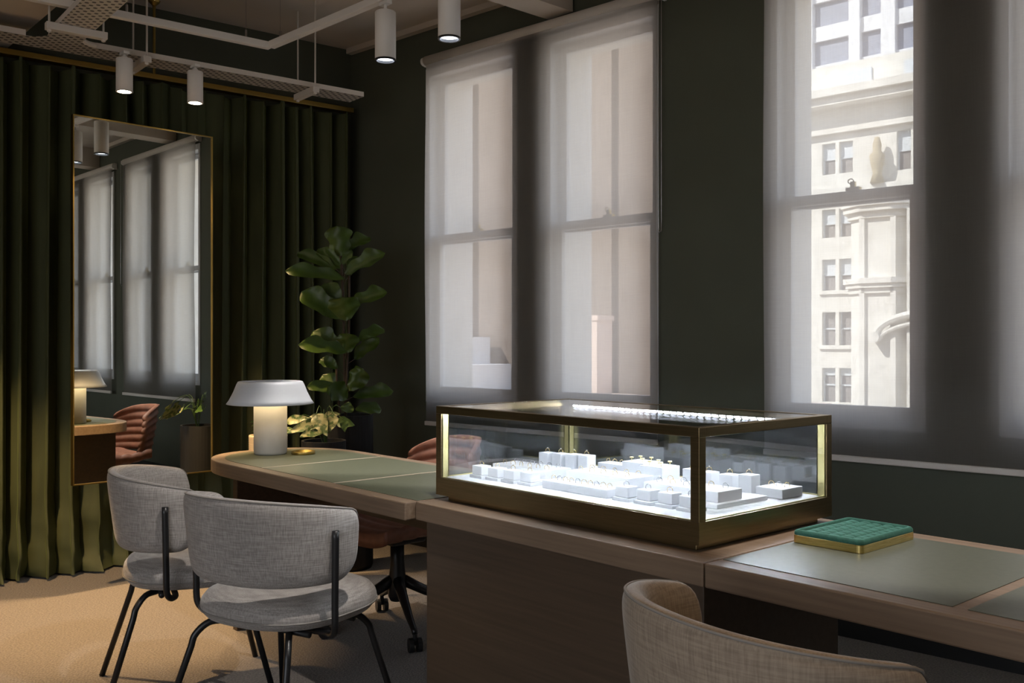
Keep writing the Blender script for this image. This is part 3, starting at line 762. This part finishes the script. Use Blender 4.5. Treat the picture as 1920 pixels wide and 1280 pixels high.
link('seat', shell_surface(tseat, 24, 49, .055), M['rust'], tk, smooth=True)
b = NB(); box(b, -.09, .09, -.09, .09, .385, .414); link('tilt_mechanism', b, M['plastic'], tk, bevel=.01)
b = NB(); lathe(b, [(0, .386), (.030, .386), (.030, .30), (.038, .22), (.040, .15), (.03, .13), (0, .13)], 0, 0, 24); link('column', b, M['blackmetal'], tk, smooth=True)
a0 = math.atan2(2.271 - 2.387, -3.153 + 3.444) - R(182)
for k in range(4):
    a = a0 + k * PI / 2; d = Vector((math.cos(a), math.sin(a), 0))
    b = NB(); pts = [d * .02 + Vector((0, 0, .22)), d * .10 + Vector((0, 0, .175)), d * .22 + Vector((0, 0, .115)), d * .30 + Vector((0, 0, .085)), d * .315 + Vector((0, 0, .075))]
    tube(b, pts, [.026, .022, .016, .013, .012], 10); lg = link('leg', b, M['blackmetal'], tk, smooth=True)
    b = NB(); c = d * .315; s = Vector((-d.y, d.x, 0))
    for sg in (-1, 1): tube(b, [c + s * sg * .008 + Vector((0, 0, .029)), c + s * sg * .026 + Vector((0, 0, .029))], .0285, 18)
    tube(b, [c + Vector((0, 0, .03)), c + Vector((0, 0, .074))], .009, 8)
    link('caster', b, M['plastic'], lg)

# ------------------------------------------------------------------ plants
def leaf(b, base, tip, width, side, cup=.25, fiddle=True, mi=0, droop=.0, n=14, m=6):
    base, tip = Vector(base), Vector(tip); ax = tip - base; L = ax.length; ax.normalize()
    side = (side - ax * side.dot(ax)).normalized(); nrm = ax.cross(side).normalized()
    if nrm.z < 0: nrm = -nrm
    g = []
    for i in range(n + 1):
        t = i / n
        if fiddle: wv = (.5 + .5 * t ** .9) * math.sin(PI * min(1, t * .97 + .03)) ** .55 * (1 - .18 * math.exp(-((t - .42) / .12) ** 2)) 
        else: wv = math.sin(PI * t ** .62) ** .85
        if fiddle: wv *= 1 + .13 * math.sin(t * 12 + width * 90)
        if i == n: wv = .02
        if i == 0: wv = .05
        row = []
        for j in range(m + 1):
            s = -1 + 2 * j / m
            off = nrm * (cup * width * (abs(s) ** 1.6) * wv + .05 * width * math.sin(t * 15 + s * 3) * abs(s)) - nrm * (droop * L * t * t)
            off += Vector((0, 0, -1)) * .12 * L * t * t
            row.append(b.verts.new(base + ax * L * t + side * s * width / 2 * wv + off))
        g.append(row)
    for i in range(n):
        for j in range(m):
            f_ = b.faces.new((g[i][j], g[i][j + 1], g[i + 1][j + 1], g[i + 1][j])); f_.material_index = mi
D0 = 5.30
def CP(zx, zy, dd=0.0, d0=D0):     # a point measured off the photo at a distance d0+dd in front of the camera
    px = 420 + zx / 2.559; py = 400 + zy / 2.559; d = d0 + dd
    return FW * d + RT * ((px - 960) / 1800 * d) + Vector((0, 0, 1.25 + (640 - py) / 1800 * d))
fp = CP(575, 960, .02)
fig = thing('fiddle_leaf_fig', 'tall fiddle-leaf fig with broad dark leaves growing in the room corner', 'plant', (fp.x, fp.y, 0))
def loc_(v): return v - Vector((fp.x, fp.y, 0))
leaves = [((560, 205), (540, 40), 120, .03, .0), ((575, 180), (700, 92), 80, .08, .2), ((580, 290), (772, 160), 85, -.05, -.1), ((580, 315), (293, 240), 75, -.04, -.12), ((560, 245), (487, 155), 34, -.03, -.03),
          ((568, 245), (612, 165), 46, -.04, -.02), ((560, 505), (372, 345), 115, .0, .0), ((570, 500), (480, 308), 110, .06, .12), ((585, 515), (565, 385), 150, -.08, -.14), ((600, 440), (782, 350), 80, .02, -.06),
          ((590, 665), (357, 600), 80, -.06, -.16), ((560, 650), (425, 545), 95, .0, .05), ((590, 670), (590, 560), 100, -.05, -.10), ((640, 610), (768, 535), 70, .10, .18), ((625, 700), (742, 575), 80, .10, .12),
          ((600, 850), (665, 725), 105, -.04, -.08), ((565, 850), (398, 808), 62, -.06, -.14), ((570, 880), (470, 755), 85, .0, .05), ((590, 890), (500, 815), 100, -.06, -.12), ((620, 880), (812, 828), 75, .06, .10),
          ((630, 940), (755, 925), 66, .05, .10), ((545, 745), (463, 685), 62, .05, .08), ((540, 270), (352, 160), 70, .14, .22), ((560, 265), (450, 150), 70, .16, .22), ((600, 300), (640, 190), 60, .15, .2)]
b = NB()
for bs, tp, wd_, d1, d2 in leaves:
    A, B = loc_(CP(*bs, d1)), loc_(CP(*tp, d2))
    scl = D0 / 1800 / 2.559
    ax = (B - A).normalized(); view = FW * .8 + Vector((0, 0, -.45))
    side = ax.cross(view); 
    leaf(b, A, B, wd_ * scl * 1.4, side, cup=.2)
o = link('foliage', b, M['figleaf'], fig, smooth=True)
b = NB()
for pts in ([(560, 205), (572, 420), (575, 620), (580, 820), (585, 980)], [(600, 300), (600, 500), (592, 700), (580, 980)], [(540, 745), (545, 850), (560, 980)]):
    tube(b, smoothpts([loc_(CP(*p, .02)) for p in pts], 4), .0065, 8)
for bs, tp, *_ in leaves: 
    A = loc_(CP(*bs, _[1])); tube(b, [A, loc_(CP(578, min(bs[1] + 30, 900), .02))], .0022, 6)
link('stem', b, M['stem'], fig, smooth=True)
def potm(top, r, mname, nm='pot', rr=1.0):
    b = NB(); lathe(b, [(0, 0), (r * .93, 0), (r * rr, .02), (r, top), (r - .012, top), (r - .014, top - .05), (0, top - .05)], 0, 0, 40); return b
fpot = CP(655, 960, .05); 
link('pot', potm(.845, .125, 'pot'), M['pot'], fig, loc=(.02, .03, 0), smooth=False)
# variegated trailing plant in a black pot
pc = FW * 5.0 + RT * ((607 - 960) / 1800 * 5.0)
po = thing('pothos', 'variegated trailing plant with cream-flecked leaves in a black pot right of the lamp', 'plant', (pc.x, pc.y, 0))
link('pot', potm(.735, .115, 'pot'), M['pot'], po)
pl = [((470, 1010), (300, 1045), 62, -.12, -.2, 0), ((480, 1000), (405, 975), 60, -.02, 0, 0), ((300, 1010), (410, 975), 50, -.05, -.08, 0), ((470, 1045), (362, 1068), 64, -.14, -.22, 0), ((440, 975), (495, 1062), 74, -.16, -.24, 0), ((530, 975), (495, 1060), 60, -.15, -.2, 0),
      ((480, 985), (560, 960), 40, -.02, .0, 0), ((540, 1010), (628, 1015), 62, -.04, -.04, 1), ((590, 965), (600, 905), 66, .0, .0, 1), ((575, 1000), (580, 1052), 40, -.06, -.08, 1), ((420, 1005), (380, 1000), 50, .0, .05, 1), ((500, 1010), (440, 985), 50, .02, .05, 1), ((330, 1040), (298, 1060), 40, -.1, -.15, 0)]
PB = Vector((pc.x, pc.y, 0))
for mi_, nm, mm in ((0, 'variegated_foliage', M['pothos']), (1, 'green_foliage', M['pothos_g'])):
    b = NB()
    for bs, tp, wd_, d1, d2, k in pl:
        if k != mi_: continue
        A, B = CP(*bs, d1, 5.0) - PB, CP(*tp, d2, 5.0) - PB; A.z += .01; B.z += .01
        ax = (B - A).normalized(); side = ax.cross(FW * .8 + Vector((0, 0, -.5)))
        leaf(b, A, B, wd_ * 5.0 / 1800 / 2.559, side, cup=.1, fiddle=False)
    link(nm, b, mm, po, smooth=True)
b = NB()
for bs, tp, wd_, d1, d2, k in pl:
    A = CP(*bs, d1, 5.0) - PB; A.z += .01; tube(b, smoothpts([Vector((.02, 0, .69)), Vector((A.x * .4, A.y * .4, max(A.z, .76) + .03)), A], 4), .0018, 5)
link('stem', b, M['pothos_g'], po)
# beige planter behind the lamp
bc = FW * 5.32 + RT * ((503 - 960) / 1800 * 5.32)
pl2 = thing('potted_plant', 'beige ribbed planter with a small trailing plant half hidden behind the lamp', 'plant', (bc.x, bc.y, 0))
b = NB(); prof = [(0, 0), (.100, 0)] + [(.104 + .0012 * (k % 2), .01 + k * .006) for k in range(120)] + [(.104, .733), (.094, .733), (.092, .69), (0, .69)]
lathe(b, prof, 0, 0, 40); link('planter', b, M['ribpot'], pl2, smooth=True)
b = NB(); rnd = random.Random(3)
for k in range(15):
    a = rnd.uniform(PI * .5, PI * 1.5) if k < 11 else rnd.uniform(0, 2 * PI); r1 = rnd.uniform(.01, .05); r2 = r1 + rnd.uniform(.04, .075); zz = rnd.uniform(.72, .80)
    A = Vector((math.cos(a) * r1, math.sin(a) * r1, zz)); B = Vector((math.cos(a) * r2, math.sin(a) * r2, zz + rnd.uniform(-.01, .015)))
    leaf(b, A, B, .038, Vector((-math.sin(a), math.cos(a), .2)), fiddle=False)
    tube(b, [(0, 0, .69), tuple((A * .6 + Vector((0, 0, .72)) * .4)), tuple(A)], .0015, 5)
link('foliage', b, M['pothos_g'], pl2, smooth=True)

# ------------------------------------------------------------------ cable tray
TRZ = 2.70
def perf_mat():
    m = mat('perforated_tray', (.50, .46, .42), .6); b_ = m.node_tree.nodes['Principled BSDF']; N = m.node_tree
    t = nd(m, 'ShaderNodeTexCoord'); mp = nd(m, 'ShaderNodeMapping'); mp.inputs['Scale'].default_value = (30, 30, 0)
    mp.inputs['Rotation'].default_value = (0, 0, R(45))
    v = nd(m, 'ShaderNodeTexVoronoi', Scale=1.0, Randomness=0.0); r = nd(m, 'ShaderNodeValToRGB')
    r.color_ramp.elements[0].position = .26; r.color_ramp.elements[1].position = .29
    r.color_ramp.elements[0].color = (.03, .028, .025, 1); r.color_ramp.elements[1].color = (.50, .46, .42, 1)
    lk(m, t.outputs['Object'], mp.inputs[0]); lk(m, mp.outputs[0], v.inputs['Vector']); lk(m, v.outputs['Distance'], r.inputs[0]); lk(m, r.outputs[0], b_.inputs['Base Color'])
    return m
M['perf'] = perf_mat()
ty = thing('cable_tray', 'perforated off-white cable tray crossing above the curtain with a branch toward the camera', 'cable tray', (-4.925, 3.12, TRZ), R(-3.0))
# local: -y runs left in the photo; x toward the camera
wd2 = .085
b = NB(); box(b, -wd2, wd2, -4.6, 0, 0, .0015)
for x in (-wd2, wd2 - .012):
    box(b, x, x + .012, -4.6 if x < 0 else -1.51, 0, .0015, .028, 1)
box(b, wd2 - .012, wd2, -4.6, -1.825, .0015, .028, 1)
link('tray', b, [M['perf'], M['offwhite']], ty)
b = NB()   # branch
y0_, y1_ = -1.745, -1.59
box(b, wd2, 3.4, y0_, y1_, .0, .0015)
n = 8; fil = []
for k in range(n + 1): q = PI / 2 * k / n; fil.append((wd2 + .08 - .08 * math.sin(q), y1_ + .08 - .08 * math.cos(q)))
prism(b, [(wd2, y1_)] + [(wd2 + .08, y1_)] + fil[1:], 0, .0015)
fil = [(wd2 + .08 - .08 * math.sin(PI / 2 * k / n), y0_ - .08 + .08 * math.cos(PI / 2 * k / n)) for k in range(n + 1)]
prism(b, ([(wd2, y0_)] + [(wd2 + .08, y0_)] + fil[1:])[::-1], 0, .0015)
pts = [(wd2 + .08 - .08 * math.sin(PI / 2 * k / n), y1_ + .08 - .08 * math.cos(PI / 2 * k / n), .014) for k in range(n + 1)]
tube(b, pts, .013, 8, mi=1)
box(b, wd2 + .08, 3.4, y0_, y0_ + .010, .0015, .028, 1); box(b, wd2 + .08, 3.4, y1_ - .010, y1_, .0015, .028, 1)
link('branch_tray', b, [M['perf'], M['offwhite']], ty)
def trapeze(x0, x1, y, rodx, axis='x'):
    b = NB()
    if axis == 'x': box(b, x0, x1, y - .02, y + .02, -.034, -.001)
    else: box(b, y - .02, y + .02, x0, x1, -.034, -.001)
    s = link('support_channel', b, M['offwhite'], ty, bevel=.002)
    b = NB()
    for r_ in rodx:
        p = (r_, y) if axis == 'x' else (y, r_)
        tube(b, [(p[0], p[1], -.045), (p[0], p[1], CEIL - TRZ - .002)], .005, 8); tube(b, [(p[0], p[1], -.043), (p[0], p[1], -.034)], .010, 6)
    link('threaded_rod', b, M['offwhite'], s)
trapeze(-.125, .125, -.33, (-.11, .11)); trapeze(-.125, .125, -1.27, (-.11, .11))
trapeze(-1.80, -1.535, .36, (-1.785, -1.55), 'y')

# ------------------------------------------------------------------ track lights
TKZ = 2.745
tr_ = thing('lighting_track', 'white L-shaped lighting track hung on thin wires', 'track')
b = NB()
ax0, ay0 = -4.50, 2.33
def bar(b, p, q, w_=.018, h=.034, z=TKZ):
    p, q = Vector(p), Vector(q); d = (q - p).normalized(); s = Vector((-d.y, d.x)) * w_
    prism(b, [tuple(p - s), tuple(q - s), tuple(q + s), tuple(p + s)], z, z + h)
bar(b, (ax0, ay0), (ax0 - .06, 1.0)); bar(b, (ax0 - .06, .999), (ax0 - .13, -1.2))
link('track_bar', b, M['white'], tr_, bevel=.002)
b = NB(); bar(b, (ax0 + .019, ay0), (-2.0, ay0 + .13)); bar(b, (-1.999, ay0 + .13), (1.2, ay0 + .22))
link('track_bar', b, M['white'], tr_, bevel=.002)
for x, y in ((-4.50, 2.20), (-4.40, 2.336), (-4.53, 1.62), (-3.2, 2.40), (-1.2, 2.49)):
    b = NB(); tube(b, [(x, y, TKZ + .07), (x, y, CEIL - .001)], .0012, 6); tube(b, [(x, y, TKZ + .034), (x, y, TKZ + .07)], .006, 8)
    link('suspension_wire', b, M['silver'], tr_)
def spot(x, y, zb, r, h, ztop, col_, power, label, ang=50, disc='colddisc', tilt=None, blend=.35):
    t = thing('spotlight', label, 'light', (x, y, zb), 0, 'cylinder spotlights')
    b = NB(); lathe(b, [(r - .006, .012), (r - .006, .0), (r, .0), (r, h - .003), (r - .003, h), (0, h)], 0, 0, 40); link('housing', b, M['lampwhite'] if False else M['white'], t, smooth=False)
    for p in t.children[0].data.polygons: p.use_smooth = abs(p.normal.z) < .5
    b = NB(); lathe(b, [(r - .007, .012), (r - .007, -.001), (r + .0005, -.001), (r + .0005, .006)], 0, 0, 40)
    link('bezel', b, M['bezel'] if disc == 'colddisc' else M['white'], t)
    b = NB(); lathe(b, [(0, .010), (r - .008, .010), (r - .008, .012), (0, .012)], 0, 0, 32); link('lens', b, M[disc], t)
    b = NB(); tube(b, [(0, 0, h), (0, 0, ztop - zb - .012)], .007, 10); box(b, -.03, .03, -.014, .014, ztop - zb - .014, ztop - zb - .0005)
    tube(b, [(0, 0, h), (0, 0, h + .012)], .014, 12)
    link('track_adaptor', b, M['white'], t)
    ld_ = bpy.data.lights.new('spot_beam', 'SPOT'); lo = bpy.data.objects.new('spot_beam', ld_); col.objects.link(lo); lo.parent = t
    lo.location = (0, 0, -.006); ld_.energy = power; ld_.color = col_; ld_.spot_size = R(ang); ld_.spot_blend = blend; ld_.shadow_soft_size = .025
    if tilt: lo.rotation_euler = tilt
    return t
WARM = (1, .66, .33); NEU = (1, .93, .86); COOL = (.86, .92, 1)
spot(-4.885, 1.735, 2.50, .040, .165, TRZ - .001, WARM, 105, 'white cylinder spotlight glowing warm, the left one under the cable tray', 62, 'warmdisc')
spot(-4.87, 2.095, 2.50, .040, .165, TRZ - .001, WARM, 50, 'white cylinder spotlight glowing warm, the right one under the cable tray', 62, 'warmdisc')
spot(-3.532, 2.385, 2.485, .046, .215, TKZ - .0005, NEU, 38, 'large white cylinder spotlight, the lower of the two before the window wall', 44)
spot(-3.107, 2.410, 2.485, .046, .215, TKZ - .0005, NEU, 38, 'large white cylinder spotlight cut by the top frame edge', 44)
# unseen spotlights and a second track, added above the frame to brighten the room
spot(-1.15, 2.495, 2.485, .046, .215, TKZ - .0005, NEU, 38, 'white cylinder spotlight over the right desk, added out of view as fill', 46)
spot(-4.60, .75, 2.485, .046, .215, TKZ - .0005, WARM, 105, 'white cylinder spotlight over the carpet left of the chairs, added out of view as fill', 75)
tr2 = thing('lighting_track', 'second white lighting track above the chairs, added out of view for fill spotlights', 'track')
b = NB(); bar(b, (-3.2, 1.50), (1.5, 1.65)); link('track_bar', b, M['white'], tr2, bevel=.002)
for x, y in ((-3.0, 1.506), (-1.2, 1.564), (1.0, 1.634)):
    b = NB(); tube(b, [(x, y, TKZ + .034), (x, y, CEIL - .001)], .0012, 6); link('suspension_wire', b, M['silver'], tr2)
spot(-1.78, 1.545, 2.485, .046, .215, TKZ - .0005, NEU, 37, 'white cylinder spotlight over the linen chairs, added out of view as fill', 64, tilt=(R(-8), R(30), 0), blend=.6)
spot(-.45, 1.588, 2.485, .046, .215, TKZ - .0005, WARM, 9, 'white cylinder spotlight over the foreground chair, added out of view as fill', 80)
